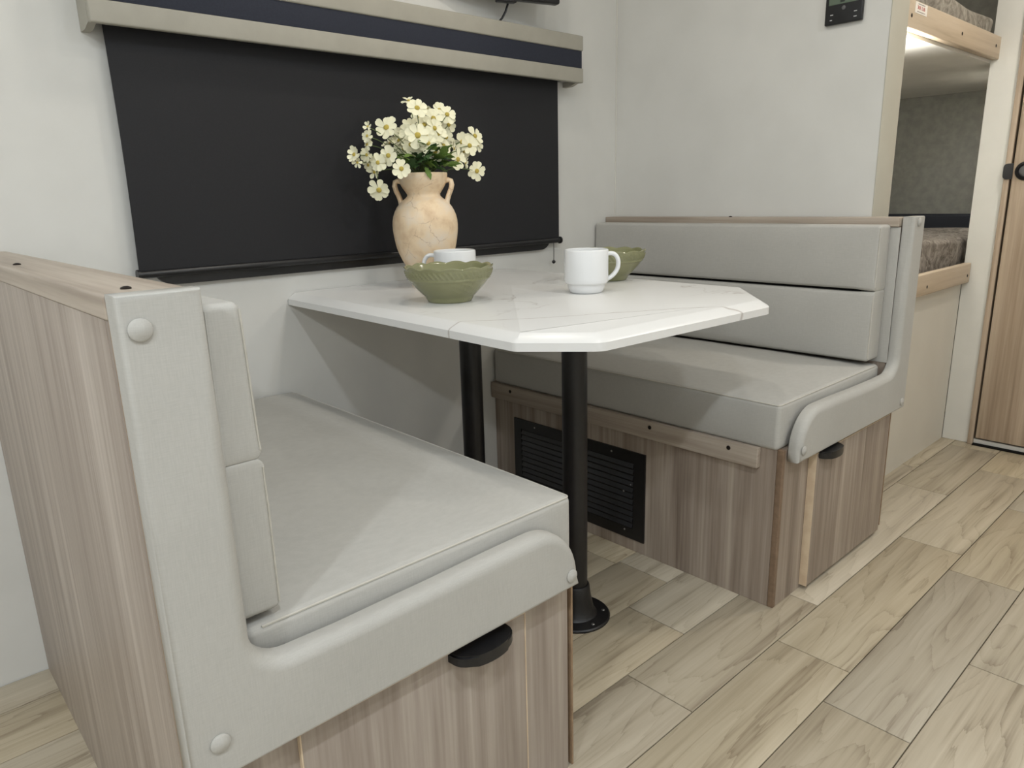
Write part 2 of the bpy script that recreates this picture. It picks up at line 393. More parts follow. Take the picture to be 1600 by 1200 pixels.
# far wall carrying the wooden door, with the white post beside the bunks
struct('wall_far', box(RX1, RX1+.04, -.955, -.8625, 0, CEIL, .002), M['white_trim'])
struct('wall_far_beyond_door', box(RX1, RX1+.04, RY0, -1.64, 0, CEIL), M['wall'])
struct('wall_far_above_door', box(RX1, RX1+.04, -1.64, -.955, 1.97, CEIL), M['wall'])

# floor: dark base and single vinyl planks laid along x, joints read off the photograph
fl = struct('floor', box(RX0, 3.85, RY0, 0, -.02, -.004), M['subfloor'])
PW = .1613; rows = {}
known = {-.589: [], -.750: [1.095, 2.551], -.912: [.887, 1.423, 2.354, 2.897], -1.073: [1.222, 1.942, 2.675], -1.235: [1.097, 1.83], -1.397: [1.426, 2.2]}
# known[y] holds the joints of the row whose upper edge is y
y = 0.056
pk = 0
kk = sorted(known.keys(), reverse=True)
ytops = [-.589+PW*i for i in range(4, 0, -1)] + kk + [-1.397-PW*i for i in range(1, 8)]
for yt in ytops:
    yb = yt-PW if yt not in kk else (kk[kk.index(yt)+1] if yt != kk[-1] else yt-PW)
    js = list(known.get(yt, []))
    if not js: js = [rnd.uniform(.7, 1.3)]
    js.sort()
    while js[-1] < RX1+.2: js.append(js[-1]+rnd.choice([.54, .72, .73, .93]))
    while js[0] > RX0: js.insert(0, js[0]-rnd.choice([.54, .72, .73, .93]))
    for a, b in zip(js, js[1:]):
        a2, b2 = max(a, RX0), min(b, 3.85 if yt > -.85 else RX1+.03)
        y1, y0 = min(yt, -.001), max(yb, RY0)
        if b2-a2 < .02 or y1-y0 < .01: continue
        bm = bmesh.new(); g = .0011
        cx, cy = (a2+b2)/2, (y0+y1)/2
        rbox(bm, a2+g-cx, b2-g-cx, y0+g-cy, y1-g-cy, -.004, 0, .0008, 1)
        o = link('floor_plank', finish(bm, M['plank']), fl, (cx, cy, 0))

# ------------------------------------------------------------------ ceiling lamps (above the frame; some are unseen fill, added to brighten the room)
for i, ((lx, ly), p, lc) in enumerate(LAMPS):
    lab = ['round white ceiling light above the marble table', 'round white ceiling light over the aisle beside the table',
           'unseen round ceiling light added as fill over the near bench end of the aisle', 'round white ceiling light over the aisle near the wooden door', 'unseen round ceiling light added as fill by the window wall behind the near bench', 'unseen round ceiling light added as fill in the corner behind the camera', 'unseen round ceiling light added as fill over the far side of the aisle', 'unseen round ceiling light added as fill above the upper bunk'][i]
    t = thing('ceiling_light', lab, 'light', (lx, ly, CEIL-.0255), 'round ceiling lights')
    bm = bmesh.new(); lathe(bm, [(.0, .025), (.075, .025), (.075, .012), (.066, .0), (.056, .0), (.056, .012)], (lx, ly, CEIL-.0255), 32); part('trim_ring', bm, M['white_trim'], t)
    bm = bmesh.new(); lathe(bm, [(0, .006), (.055, .006)], (lx, ly, CEIL-.0255), 32); part('diffuser', bm, M['diffuser'], t)

# ------------------------------------------------------------------ window, valance, blind
win = struct('window_1', bmesh.new(), M['black_plastic'])
def ring(bm, outer, inner, axis, a, b):
    P = lambda p, t: {'y': (p[0], t, p[1]), 'x': (t, p[0], p[1])}[axis]
    n = len(outer)
    vs = [[bm.verts.new(P(p, t)) for p in pts] for pts in (outer, inner) for t in (a, b)]
    oa, ob, ia, ib = vs
    for i in range(n):
        j = (i+1) % n
        bm.faces.new((oa[i], oa[j], ob[j], ob[i])); bm.faces.new((ia[i], ib[i], ib[j], ia[j]))
        bm.faces.new((oa[i], ia[i], ia[j], oa[j])); bm.faces.new((ob[i], ob[j], ib[j], ib[i]))
bm = bmesh.new()
wo = round_poly([(.335, .812), (1.592, .812), (1.592, 1.325), (.335, 1.325)], [.05]*4, 8)
wi = round_poly([(.375, .845), (1.552, .845), (1.552, 1.285), (.375, 1.285)], [.03]*4, 8)
ring(bm, wo, wi, 'y', -.0005, -.014); part('window_frame', bm, M['black_plastic'], win)
bm = bmesh.new(); prism(bm, wi, 'y', -.002, -.006); part('pane', bm, M['glass_dark'], win)

val = thing('window_valance', 'taupe box valance with a navy band above the black blind', 'valance', (.98, 0, 1.331))
vx0, vx1, vy = .269, 1.686, -.078
part('lower_board', box(vx0, vx1, vy, vy+.016, 1.331, 1.3745, .004), M['taupe'], val)
part('navy_band', box(vx0+.004, vx1-.004, vy+.004, vy+.016, 1.3745, 1.4255, .001), M['navy'], val, label='dark navy fabric band across the valance')
part('upper_board', box(vx0, vx1, vy, vy+.016, 1.4255, 1.470, .004), M['taupe'], val)
part('top_board', box(vx0+.002, vx1-.002, vy+.016, -.001, 1.455, 1.469, .002), M['taupe'], val)
for sx in (vx0, vx1-.016):
    bm = bmesh.new(); prism(bm, [(-.0005, 1.325), (-.028, 1.325)]+[(-.028-.034*t, 1.325+.008*math.sin(t*math.pi/2)**2) for t in (.25, .5, .75, 1)]+[(-.062, 1.454), (-.0005, 1.454)], 'x', sx+.0005, sx+.0155)
    part('side_return', bm, M['taupe'], val)
bm = bmesh.new(); rbox(bm, 1.632, 1.662, -.05, -.004, 1.338, 1.36, .002)
part('mounting_bracket', bm, M['steel'], val)

bl = thing('roller_blind', 'lowered black roller blind over the window behind the vase', 'blind', (.96, -.02, .838))
def blind_sheet():
    bm = bmesh.new(); nx, nz = 24, 10
    x0, x1, z0, z1 = .303, 1.622, .846, 1.40
    fr = {}
    for sgn, yy in ((0, -.0215), (1, -.0235)):
        for i in range(nx+1):
            for k in range(nz+1):
                u, v = i/nx, k/nz
                x = x0+(x1-x0)*u; z = z0+(z1-z0)*v
                # the left hem curls in a little towards the bottom bar
                if u < .01: x += .004*math.sin(v*math.pi)
                fr[(sgn, i, k)] = bm.verts.new((x, yy-.0012*math.sin(u*9)*math.sin(v*math.pi), z))
    for i in range(nx):
        for k in range(nz):
            bm.faces.new([fr[(1, i, k)], fr[(1, i+1, k)], fr[(1, i+1, k+1)], fr[(1, i, k+1)]])
            bm.faces.new([fr[(0, i, k)], fr[(0, i, k+1)], fr[(0, i+1, k+1)], fr[(0, i+1, k)]])
    for k in range(nz):
        for i in (0, nx): bm.faces.new([fr[(0, i, k)], fr[(1, i, k)], fr[(1, i, k+1)], fr[(0, i, k+1)]])
    for i in range(nx):
        for k in (0, nz): bm.faces.new([fr[(0, i, k)], fr[(0, i+1, k)], fr[(1, i+1, k)], fr[(1, i, k)]])
    return bm
part('blind_fabric', blind_sheet(), M['blind'], bl)
bm = bmesh.new(); tube(bm, [(.302, -.0225, .840), (1.626, -.0225, .840)], .0085, 16); part('bottom_bar', bm, M['black_plastic'], bl)
for x in (.298, 1.624):
    bm = bmesh.new(); tube(bm, [(x, -.0225, .840), (x+.006, -.0225, .840)], .0115, 16); part('end_cap', bm, M['black_plastic'], bl)
bm = bmesh.new(); tube(bm, [(1.597, -.0225, .836), (1.5975, -.0225, .80), (1.5965, -.0225, .768)], .0012, 6); part('pull_cord', bm, M['black_plastic'], bl)
bm = bmesh.new(); bmesh.ops.create_uvsphere(bm, u_segments=14, v_segments=10, radius=.0062); bmesh.ops.translate(bm, verts=bm.verts, vec=(1.5965, -.0225, .7695)); part('pull_bead', bm, M['black_plastic'], bl)
bm = bmesh.new(); tube(bm, [(.31, -.04, 1.40), (1.62, -.04, 1.40)], .017, 14); part('roller_tube', bm, M['steel'], bl)

# television on a swivel arm, only its lower corner is in the frame
tv = thing('television', 'black television corner jutting in above the valance, with a hanging cable', 'television', (1.40, -.11, 1.506))
bm = box(-.54, 0.0, -.014, .014, 0, .34, .006)
bmesh.ops.transform(bm, matrix=Matrix.Translation((1.532, -.115, 1.529)) @ Matrix.Rotation(math.radians(-17), 4, 'Z') @ Matrix.Rotation(math.radians(.5), 4, 'Y'), verts=bm.verts); part('screen_case', bm, M['black_plastic'], tv)
bm = box(-.20, -.14, -.010, .012, -.006, .004, .003)
bmesh.ops.transform(bm, matrix=Matrix.Translation((1.532, -.115, 1.529)) @ Matrix.Rotation(math.radians(-17), 4, 'Z'), verts=bm.verts); part('sensor_foot', bm, M['black_plastic'], tv)
part('wall_arm', box(1.27, 1.31, -.115, -.0005, 1.66, 1.74, .004), M['black_metal'], tv)
bm = bmesh.new()
tube(bm, [(1.40, -.055, 1.62), (1.399, -.05, 1.565), (1.395, -.046, 1.53), (1.387, -.042, 1.505), (1.376, -.038, 1.487), (1.365, -.034, 1.476), (1.35, -.03, 1.4725), (1.32, -.02, 1.4725)], .0032, 8); part('power_cable', bm, M['black_plastic'], tv)

# ------------------------------------------------------------------ dinette benches (the two are mirror images)
WT = 1.98
def dense(pts, step=.012):
    out = []; n = len(pts)
    for i in range(n):
        p, q = Vector(pts[i]), Vector(pts[(i+1) % n]); m = max(1, int((q-p).length/step))
        for j in range(m): out.append(tuple(p+(q-p)*(j/m)))
    return out
def pad_body(bm, ol, yf, yb):
    """upholstered slab: outline ol in the xz plane, rolled front edge; each point is (x, z, radius)"""
    area = sum(ol[i][0]*ol[(i+1) % len(ol)][1]-ol[(i+1) % len(ol)][0]*ol[i][1] for i in range(len(ol)))
    if area < 0: ol = list(reversed(ol))
    P = [Vector(p[:2]) for p in ol]; rr = [p[2] for p in ol]; n = len(P)
    def off(f, e=0):
        out = []
        for i in range(n):
            t1, t2 = (P[i]-P[i-1]).normalized(), (P[(i+1) % n]-P[i]).normalized()
            n1, n2 = Vector((-t1.y, t1.x)), Vector((-t2.y, t2.x)); m = (n1+n2).normalized()
            out.append(P[i]+m*(rr[i]*f+e)/max(.6, m.dot(n1)))
        return out
    L = [(off(0, .004), [yb]*n), (off(0), [yb-.003]*n)]
    for k in range(7):
        a = k/6*math.pi/2; L.append((off(1-math.cos(a)), [yf+q*(1-math.sin(a)) for q in rr]))
    R_ = [[bm.verts.new((p.x, y, p.y)) for p, y in zip(pts, ys)] for pts, ys in L]
    for ring_ in (R_[0], R_[-1]):
        for tri in tessellate_polygon([[Vector((v.co.x, v.co.z, 0)) for v in ring_]]):
            try: bm.faces.new([ring_[q] for q in tri])
            except ValueError: pass
    for a, b in zip(R_, R_[1:]):
        for i in range(n): bm.faces.new((a[i], a[(i+1) % n], b[(i+1) % n], b[i]))
def bench(far):
    D = .646 if far else .6234           # depth of the seat box
    mx = (lambda x: WT-x) if far else (lambda x: x)
    bt = 1.944 if far else 0.0           # where its back stands
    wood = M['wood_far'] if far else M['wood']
    if far: t = thing('dinette_bench', 'far wood-laminate dinette bench with black air grille and mounting strip in front', 'bench', (1.66, -.5, 0), 'dinette benches')
    else: t = thing('dinette_bench', 'near wood-laminate dinette bench with tall side panel facing the camera', 'bench', (.31, -.5, 0), 'dinette benches')
    bx = lambda a, b, *r, **k: box(min(mx(a), mx(b)), max(mx(a), mx(b)), *r, **k)
    b0 = .037 if far else 0.0
    part('back_panel', bx(b0, b0+.016, -.9815, -.002, 0, .881, .001), wood, t)
    part('inner_back_panel', bx(.07, .084, -.9815, -.002, .36, .881, .001), wood, t)
    # L-shaped aisle end
    pts = [(0 if far else .0005, 0), (D-.013, 0), (D-.013, .402), (.084, .402), (.084, .881), (0 if far else .0005, .881)]
    bm = bmesh.new(); prism(bm, [(mx(p[0]), p[1]) for p in pts], 'y', -1.0, -.982); part('end_panel', bm, wood, t)
    part('end_edge_band', bx(-.0008, .004, -1.0012, -.9965, 0, .881, .0005), M['edge'], t, label='tan edge band down the back corner')
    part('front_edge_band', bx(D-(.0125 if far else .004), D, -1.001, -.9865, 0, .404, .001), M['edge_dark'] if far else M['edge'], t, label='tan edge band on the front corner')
    part('front_panel', bx(D-.014, D, -.986, -.002, 0, .410, .001), wood, t)
    part('mounting_strip', bx(D+.0005, D+.018, -.947, -.003, .352, .402, .0015), M['wood_y'], t)
    part('seat_board', bx(.085, D-.0145, -.981, -.003, .386, .3995, .001), wood, t)
    # cap board along the top of the back
    c0, c1 = (.038, .092) if far else (-.003, .074)
    part('cap_board', bx(c0, c1, -1.0, -.001, .8815, .906, .003), M['wood_y'], t)
    sc = [(1.905, -.495), ] if far else [(.017, -.467), (.027, -.965)]
    for sx, sy in sc:
        bm = disc(bmesh.new(), (sx, sy, .906), .0052, .002, 'z', 12, .001); part('screw', bm, M['screw'], t)
    if True:
        for sy in (-.095, -.639, -.872):
            bm = disc(bmesh.new(), (mx(D+.018), sy, .386), .0055, .0015, '-x' if far else 'x', 12, .001); part('screw', bm, M['screw'], t)
    # hinged door in the end panel
    d0, d1 = (.062, .512) if far else (.130, .506)
    dth = .019 if far else .007
    dm = bmesh.new()
    rbox(dm, min(mx(d0), mx(d1)), max(mx(d0), mx(d1)), -1.0005-dth, -1.0005, .012, .366 if far else .359, .0012)
    door = part('door', dm, wood, t)
    if not far: part('door_edge_band', box(d0-.0016, d0+.0004, -1.0012-dth, -1.0004, .0115, .3595, .0004), M['edge_light'], door)
    e0 = mx(d1)
    part('door_edge_band', box(e0-.0006, e0+.0014, -1.0012-dth, -1.0004, .0115, .3665 if far else .3595, .0004), M['edge_light'], door, label='pale edge band of the door')
    zt = .366 if far else .359
    part('door_edge_band', box(min(mx(d0), mx(d1)), max(mx(d0), mx(d1)), -1.0012-dth, -1.0004, zt-.0012, zt+.0008, .0004), M['edge_light'], door)
    # black half-moon pull
    h0, h1 = (1.478, 1.578) if far else (.356, .466)
    hc, hw = (h0+h1)/2, (h1-h0)/2; yb = -1.0005-dth
    prof = [(hc+hw*math.cos(math.radians(a)), yb-(.030 if far else .040)*math.sin(math.radians(a))**.75) for a in range(0, 181, 12)]
    bm = bmesh.new(); hz = (.352, .3705) if far else (.343, .361); fa, fb = prism(bm, prof, 'z', *hz)
    bmesh.ops.bevel(bm, geom=[e for e in bm.edges if abs(e.verts[0].co.z-e.verts[1].co.z) < 1e-6 and (e.verts[0].co.y < yb-.001 or e.verts[1].co.y < yb-.001)], offset=.003, segments=2, affect='EDGES')
    part('handle', bm, M['black_plastic'], door, label='black half-moon finger pull')
    # padded L cover on the aisle end
    Y1, Y0 = -1.0015, -1.033
    e = D-.016
    xi = .082 if far else .079
    zz = .006 if far else .011
    ol = [(.001 if far else -.002, .376, .006), (.001 if far else -.002, .907, .006), (.0755, .907, .008), (xi, .75, .016)]
    ol += [(x, z, .016) for x, z in arc(xi+.045, .541-zz, .045, 180, 270, 8) + [(.19, .4945-zz), (.34, .497-zz), (.433, .5-zz)]]
    ol += [(x, z, .016) for x, z in arc(e-.095, .407-zz, .094, 88, 0, 12)] + [(e, .376, .008)]
    ol = [(mx(a), z, r) for a, z, r in ol]
    bm = bmesh.new(); pad_body(bm, ol, Y0, Y1)
    pad = part('end_pad', bm, M['fabric'], t, 60, True, label='padded grey vinyl L-shaped cover on the aisle end')
    part('end_pad_return', bx(.0842, .0864 if far else .0855, -1.004, -.958, .515, .880, .001), M['fabric'], pad)
    for bxx, bz in ([(.045, .892), (.028, .398), (e-.016, .405)] if far else [(.0155, .875), (.031, .423), (.586, .400)]):
        if far: bxx = max(bxx, .02)
        bm = disc(bmesh.new(), (mx(bxx), Y0-.0005, bz), .0108, .003, '-y', 24, .0025); part('upholstery_button', bm, M['fabric'], pad)
    return t
bn = bench(False); bf = bench(True)

def cushion_pipe(bm, pts, r=.0016): return tube(bm, pts, r, 6)
def seat_cushion(far):
    D = .646 if far else .6234
    mx = (lambda x: WT-x) if far else (lambda x: x)
    x0, x1 = (.098, D+.007) if far else (.088, D+.010)
    y0, y1, z0, z1 = -.990, -.008, .4008, .512 if far else .510
    if far: lab = 'grey vinyl seat cushion on the far bench, its front edge half shaded by the table'
    else: lab = 'pale grey vinyl seat cushion on the near bench, broad in the foreground'
    t = thing('seat_cushion', lab, 'cushion', ((mx(x0)+mx(x1))/2, -.5, z0), 'bench seat cushions')
    cr = .016 if far else .024
    a, b = min(mx(x0), mx(x1)), max(mx(x0), mx(x1))
    def fn(p):
        u = (p.x-a)/(b-a)*2-1; v = (p.y-y0)/(y1-y0)*2-1; q = p.copy()
        s = max(0, 1-abs(u)**2.6)*max(0, 1-abs(v)**4)
        if p.z > (z0+z1)/2: q.z += cr*s*min(1, (p.z-(z0+z1)/2)/((z1-z0)/2))
        w = max(0, math.sin(math.pi*min(1, max(0, (p.z-z0)/(z1-z0)))))
        # boxing bulges a little, more at the front
        q.y += (-.004 if p.y < y0+.03 else 0)*w*(1-u*u)
        fr = (u > .9) if not far else (u < -.9)
        if fr: q.x += (.007 if not far else -.007)*w*max(0, 1-abs(v)**6)
        # pulled-in corner at the aisle front and slight ripples
        q.z += .0012*math.sin(p.y*31+p.x*9)*s*(1 if p.z > .48 else 0)
        return q
    bm = box(a, b, y0, y1, z0, z1, .011, 4, mid=(16, 24, 5), fn=fn)
    part('cover', bm, M['fabric'], t, 60)
    sg = -1 if far else 1; zs = z1-.005; r_ = .011; k_ = r_*.293-.0006
    X0, X1 = mx(x0), mx(x1)
    zs = z1-k_
    pts = [(X0+sg*.02+(X1-sg*(r_+.02)-X0)*i/20, y0+k_, zs) for i in range(21)]
    pts += [(X1-sg*r_+sg*r_*.75*math.sin(a_), y0+r_-r_*.75*math.cos(a_), zs) for a_ in (.4, .8, 1.2)]
    pts += [(X1-sg*k_, y0+r_+(y1-.02-y0-r_)*i/20, zs) for i in range(21)]
    bm = bmesh.new(); cushion_pipe(bm, [fn(Vector(p)) for p in pts], .0017); part('piping', bm, M['piping'], t)
    return t
seat_cushion(False); seat_cushion(True)

def back_cushion(far):
    mx = (lambda x: WT-x) if far else (lambda x: x)
    xb, xf = (.087, .160) if far else (.0858, .136)
    zb = .526 if far else .520; zm = .716 if far else .708; zt = .888 if far else .884
    lab = 'grey vinyl back cushion with a dark slot across it, on the far bench' if far else 'pale grey vinyl back cushion seen end-on beside the near padded end'
    t = thing('back_cushion', lab, 'cushion', (mx(xb), -.5, zb), 'bench back cushions')
    y0, y1 = (-.981 if far else -.985), -.006; fns = {}
    for nm, za, zc, lean in (('lower_section', zb, zm-.0035, 0), ('upper_section', zm+.0035, zt, 1)):
        a, b = min(mx(xb), mx(xf)), max(mx(xb), mx(xf))
        def fn(p, za=za, zc=zc):
            v = (p.y-y0)/(y1-y0)*2-1; k = (p.z-za)/(zc-za)*2-1; q = p.copy()
            front = abs(p.x-mx(xf)) < .03
            s = max(0, 1-abs(v)**6)*max(0, 1-abs(k)**3)
            if front: q.x += (-1 if far else 1)*(.007*s) 
            # the whole cushion leans back towards its top
            if front: q.x += (1 if far else -1)*.010*max(0, (p.z-zb)/(zt-zb)-.35)
            e_ = min(1, max(0, (abs(v)-.925)/.02))
            if zc < zt-.02 and zc-p.z < .012: q.z += .0034*e_*(1-(zc-p.z)/.012)
            if za > zb+.02 and p.z-za < .012: q.z -= .0034*e_*(1-(p.z-za)/.012)
            if (zc < zt-.02 and zc-p.z < .0095) or (za > zb+.02 and p.z-za < .0095):
                if p.y < y0+.012: q.y += (y0-q.y)*.8
                elif e_ > 0 and front: q.x += (mx(xf)-q.x)*.75*e_
            return q
        bm = box(a, b, y0, y1, za, zc, .009, 4, mid=(4, 40, 8), fn=fn)
        part(nm, bm, M['fabric'], t, 60); fns[za] = fn
    # flat inner spine behind the slot and the stitched end that closes it
    part('slot_lining', box(min(mx(xb+.002), mx(xf-.02)), max(mx(xb+.002), mx(xf-.02)), y0+.04, y1-.04, zm-.01, zm+.01, .0), M['dark_gap'], t, label='black lining inside the slot')
    sg = -1 if far else 1; r_ = .009; k_ = r_*.293-.0006
    for za, zc in ((zb, zm-.0035), (zm+.0035, zt)):
        pts = [fns[za](Vector((mx(xf)-sg*k_, y0+k_, za+.008+(zc-za-.016)*i/12))) for i in range(13)]
        bm = bmesh.new(); cushion_pipe(bm, pts, .0015); part('piping', bm, M['piping'], t)
    return t
back_cushion(False); back_cushion(True)

# black air-return grille on the far bench front
FX = WT-.646
gr = thing('air_grille', 'black louvred metal grille screwed to the far bench front', 'grille', (FX, -.356, .04))
gy0, gy1, gz0, gz1 = -.617, -.096, .037, .298
bm = bmesh.new()
ro = [(gy0, gz0), (gy1, gz0), (gy1, gz1), (gy0, gz1)]; ri = [(gy0+.038, gz0+.032), (gy1-.032, gz0+.032), (gy1-.032, gz1-.032), (gy0+.038, gz1-.032)]
ring(bm, ro, ri, 'x', FX-.0005, FX-.005); part('frame', bm, M['black_metal'], gr)
part('backing', box(FX-.0018, FX-.0006, gy0+.03, gy1-.025, gz0+.025, gz1-.025), M['black_metal'], gr)
ns = 11; sl = None
for i in range(ns):
    z = gz0+.032+(gz1-gz0-.064)*(i+.5)/ns
    if sl is None:
        bm = bmesh.new()
        L = (gy1-.034)-(gy0+.040); cy = (gy1-.034+gy0+.040)/2
        prism(bm, [(-.002, -.007), (-.0065, -.0065), (-.0072, -.0055), (-.0028, .005), (-.002, .005)], 'y', -L/2, L/2)
        sl = link('slat', finish(bm, M['slat'], 30), gr, Vector((FX, cy, z))-gr.location)
    else: dup(sl, gr, Vector((FX, cy, z))-gr.location)
scw = None
for (sy, sz) in [(-.19, .283), (-.5, .283), (-.57, .20), (-.545, .175), (-.36, .05), (-.55, .06)]:
    if scw is None:
        bm = disc(bmesh.new(), (0, 0, 0), .003, .0012, '-x', 10, .0006); scw = link('screw', finish(bm, M['steel']), gr, Vector((FX-.005, sy, sz))-gr.location)
    else: dup(scw, gr, Vector((FX-.005, sy, sz))-gr.location)

# ------------------------------------------------------------------ table with two black pole legs
TZ = .762
tb = thing('dinette_table', 'white marble-look dinette table with clipped corners on two black poles', 'table', (1.02, -.5, 0))
outl = [(.648, -.002), (.627, -.868), (.722, -.979), (1.236, -.998), (1.410, -.846), (1.425, -.002)]
rr = [.0, .02, .035, .035, .03, 0]
po = round_poly(outl, rr, 6)
def inset(pts, d):
    c = Vector((1.03, -.5)); out = []
    n = len(pts)
    for i in range(n):
        p, a, b = Vector(pts[i]), Vector(pts[i-1]), Vector(pts[(i+1) % n])
        t1, t2 = (p-a).normalized(), (b-p).normalized()
        n1, n2 = Vector((-t1.y, t1.x)), Vector((-t2.y, t2.x))
        m = (n1+n2); m = m.normalized() if m.length > 1e-6 else n1
        k = d/max(.5, m.dot(n1)); q = p+m*k
        if p.y > -.01: q.y = p.y
        out.append((q.x, q.y))
    return out
# outline runs counter-clockwise, so the left normal points inwards
ins = inset(po, .022)
bm = bmesh.new()
lv = [(po, TZ-.029), (po, TZ-.0145), (inset(po, .003), TZ-.0115), (inset(po, .020), TZ-.001), (inset(po, .0235), TZ)]
rings = [[bm.verts.new((p[0], p[1], z)) for p in pts] for pts, z in lv]
bm.faces.new(list(reversed(rings[0]))); bm.faces.new(rings[-1])
n = len(po)
for a, b in zip(rings, rings[1:]):
    for i in range(n): bm.faces.new((a[i], a[(i+1) % n], b[(i+1) % n], b[i]))
part('tabletop', bm, M['marble'], tb, 20)
for (pxx, pyy) in [(.98, -.68), (.99, -.305)]:
    bm = bmesh.new(); lathe(bm, [(0, .072), (.0285, .072), (.0285, TZ-.031), (0, TZ-.031)], (pxx, pyy, 0), 32); pole = part('pole', bm, M['black_metal'], tb, 40)
    bm = bmesh.new(); lathe(bm, [(0, .0), (.083, .0), (.083, .004), (.080, .0065), (.052, .0085), (.047, .014), (.042, .03), (.036, .06), (.0335, .082), (.0315, .085), (.0288, .085)], (pxx, pyy, 0), 40); fg = part('floor_flange', bm, M['black_metal'], tb, 35)
    for k in range(6):
        a = math.radians(20+60*k); bm = disc(bmesh.new(), (pxx+.067*math.cos(a), pyy+.067*math.sin(a), .0072), .0042, .0015, 'z', 12, .001); part('screw', bm, M['steel'], fg)
    bm = bmesh.new(); lathe(bm, [(0, TZ-.0295), (.08, TZ-.0295), (.08, TZ-.034), (.045, TZ-.04), (.034, TZ-.06), (.029, TZ-.062)], (pxx, pyy, 0), 32); part('table_flange', bm, M['black_metal'], tb, 35)

# ------------------------------------------------------------------ things on the table
def mug(loc, ang, lab):
    R_, H = .0515, .100
    t = thing('coffee_mug', lab, 'mug', loc, 'white coffee mugs')
    bm = bmesh.new()
    prof = [(0, .0015), (.031, .0015), (.033, 0), (.036, .0005), (.0395, .004), (.0425, .012), (.0435, .019), (.0445, .0205), (.0485, .022), (.0508, .026), (R_, .034), (R_, H-.003), (R_-.0008, H-.0006), (R_-.0022, H), (R_-.004, H-.001), (R_-.0045, H-.004), (R_-.0045, .03), (R_-.01, .012), (.02, .008), (0, .008)]
    lathe(bm, prof, loc, 56); part('body', bm, M['white_china'], t, 50)
    pts2 = [(R_-.003, .088), (R_+.010, .0885), (R_+.019, .084), (R_+.0245, .075), (R_+.026, .064), (R_+.0235, .052), (R_+.017, .042), (R_+.008, .034), (R_-.003, .028)]
    c, s = math.cos(ang), math.sin(ang)
    P = [Vector((loc[0]+r*c, loc[1]+r*s, loc[2]+z)) for r, z in pts2]
    # smooth the path
    Q = []
    for i in range(len(P)-1):
        p0, p1, p2, p3 = P[max(i-1, 0)], P[i], P[i+1], P[min(i+2, len(P)-1)]
        for k in range(4):
            u = k/4; Q.append(.5*((2*p1)+(p2-p0)*u+(2*p0-5*p1+4*p2-p3)*u*u+(3*p1-p0-3*p2+p3)*u**3))
    Q.append(P[-1])
    bm = bmesh.new(); tube(bm, Q, .0052, 12, flat=1.35); part('handle', bm, M['white_china'], t, 60)
    return t
VR = math.atan2(-.674, .739)            # direction that reads as rightwards in the photograph
mug((1.107, -.602, TZ), VR+.15, 'white stacking mug with handle to the right, in front of the far green bowl')
mug((.937, -.325, TZ), VR+math.pi-.1, 'white stacking mug half hidden behind the near green bowl, handle to the left')

def bowl(loc, lab, rot):
    t = thing('green_bowl', lab, 'bowl', loc, 'sage green bowls')
    def fn(r, z, th):
        th2 = th+rot
        sc = abs(math.sin(th2*6.5))
        k = max(0, (z-.045)/.035)
        zz = z + k*k*.0045*(sc-.6)
        rr2 = r + k*.0015*(sc-.5)
        if r > .02 and z > .048 and not fn.inner:
            if .055 < z < .07: rr2 += .0019*math.sin(th2*52+z*420)
            elif .0485 < z < .053: rr2 += .0018
        # raised leaf and flower relief on one side
        if not fn.inner and .022 < z < .056:
            d = ((th2-1.2+math.pi) % (2*math.pi))-math.pi
            if abs(d) < .7: rr2 += .0030*max(0, math.sin(d*38+z*260)*math.sin(z*300-d*21))*(1-abs(d)/.7)
        return rr2, zz
    fn.inner = False
    prof = [(.0, .002), (.044, .002), (.046, 0), (.0485, .0005), (.0505, .004), (.0535, .010)]
    z = .012
    R = lambda z: .0968*min(1, (.54+.46*math.sin(min(1, (z-.01)/.066)*math.pi/2)))
    while z < .0745:
        prof.append((R(z), z)); z += .0017
    prof += [(.0975, .0755), (.0985, .0775), (.0975, .079)]
    bm = bmesh.new(); lathe(bm, prof, loc, 176, fn)
    fn.inner = True
    pin = [(.0975, .079), (.0955, .0785), (.0935, .074)]
    for z in (.066, .056, .046, .036, .028, .021): pin.append((R(z)-.0065, z))
    pin += [(.052, .012), (.03, .009), (0, .008)]
    lathe(bm, pin, loc, 176, fn)
    bmesh.ops.remove_doubles(bm, verts=bm.verts, dist=.0002)
    part('bowl_body', bm, M['green_glaze'], t, 60)
    return t
bowl((.816, -.455, TZ), 'sage green embossed bowl with scalloped rim in front of the vase', 2.9)
bowl((1.340, -.474, TZ), 'sage green bowl mostly hidden behind the right-hand mug', 1.0)

VL = Vector((.968, -.168, TZ)); k = .00170
va = thing('flower_vase', 'cream crackled terracotta vase with two ear handles, by the blind', 'vase', VL)
ys = [(273.5, 36.8), (276, 37.2), (281, 36.6), (288, 35), (295, 31.5), (301, 27.5), (305, 25), (308, 25.2), (311, 28), (315, 33.5), (319.5, 38), (325, 42), (331, 45.2), (338, 47.8), (345, 49.2), (352, 49.7), (359, 49.5), (366, 48.8), (373, 47.8), (380, 46.6), (387.5, 45), (394, 42.8), (401, 40), (407, 37.5), (416, 32.5), (424, 28), (431, 24.8), (436, 23.5), (440, 24.5), (444, 25.5), (447.5, 25)]
zk = .287/(447.5-273.5)
prof = [(r*k, (447.5-yy)*zk) for yy, r in reversed(ys)]
prof = [(0, .001)]+prof
ztop = prof[-1][1]
prof += [(.058, ztop), (.055, ztop-.004), (.048, ztop-.03), (.036, ztop-.055), (.05, ztop-.09), (.03, ztop-.15), (0, ztop-.16)]
bm = bmesh.new(); lathe(bm, prof, VL, 64); part('vase_body', bm, M['terracotta'], va, 60)
vr = Vector((.739, -.674, 0))
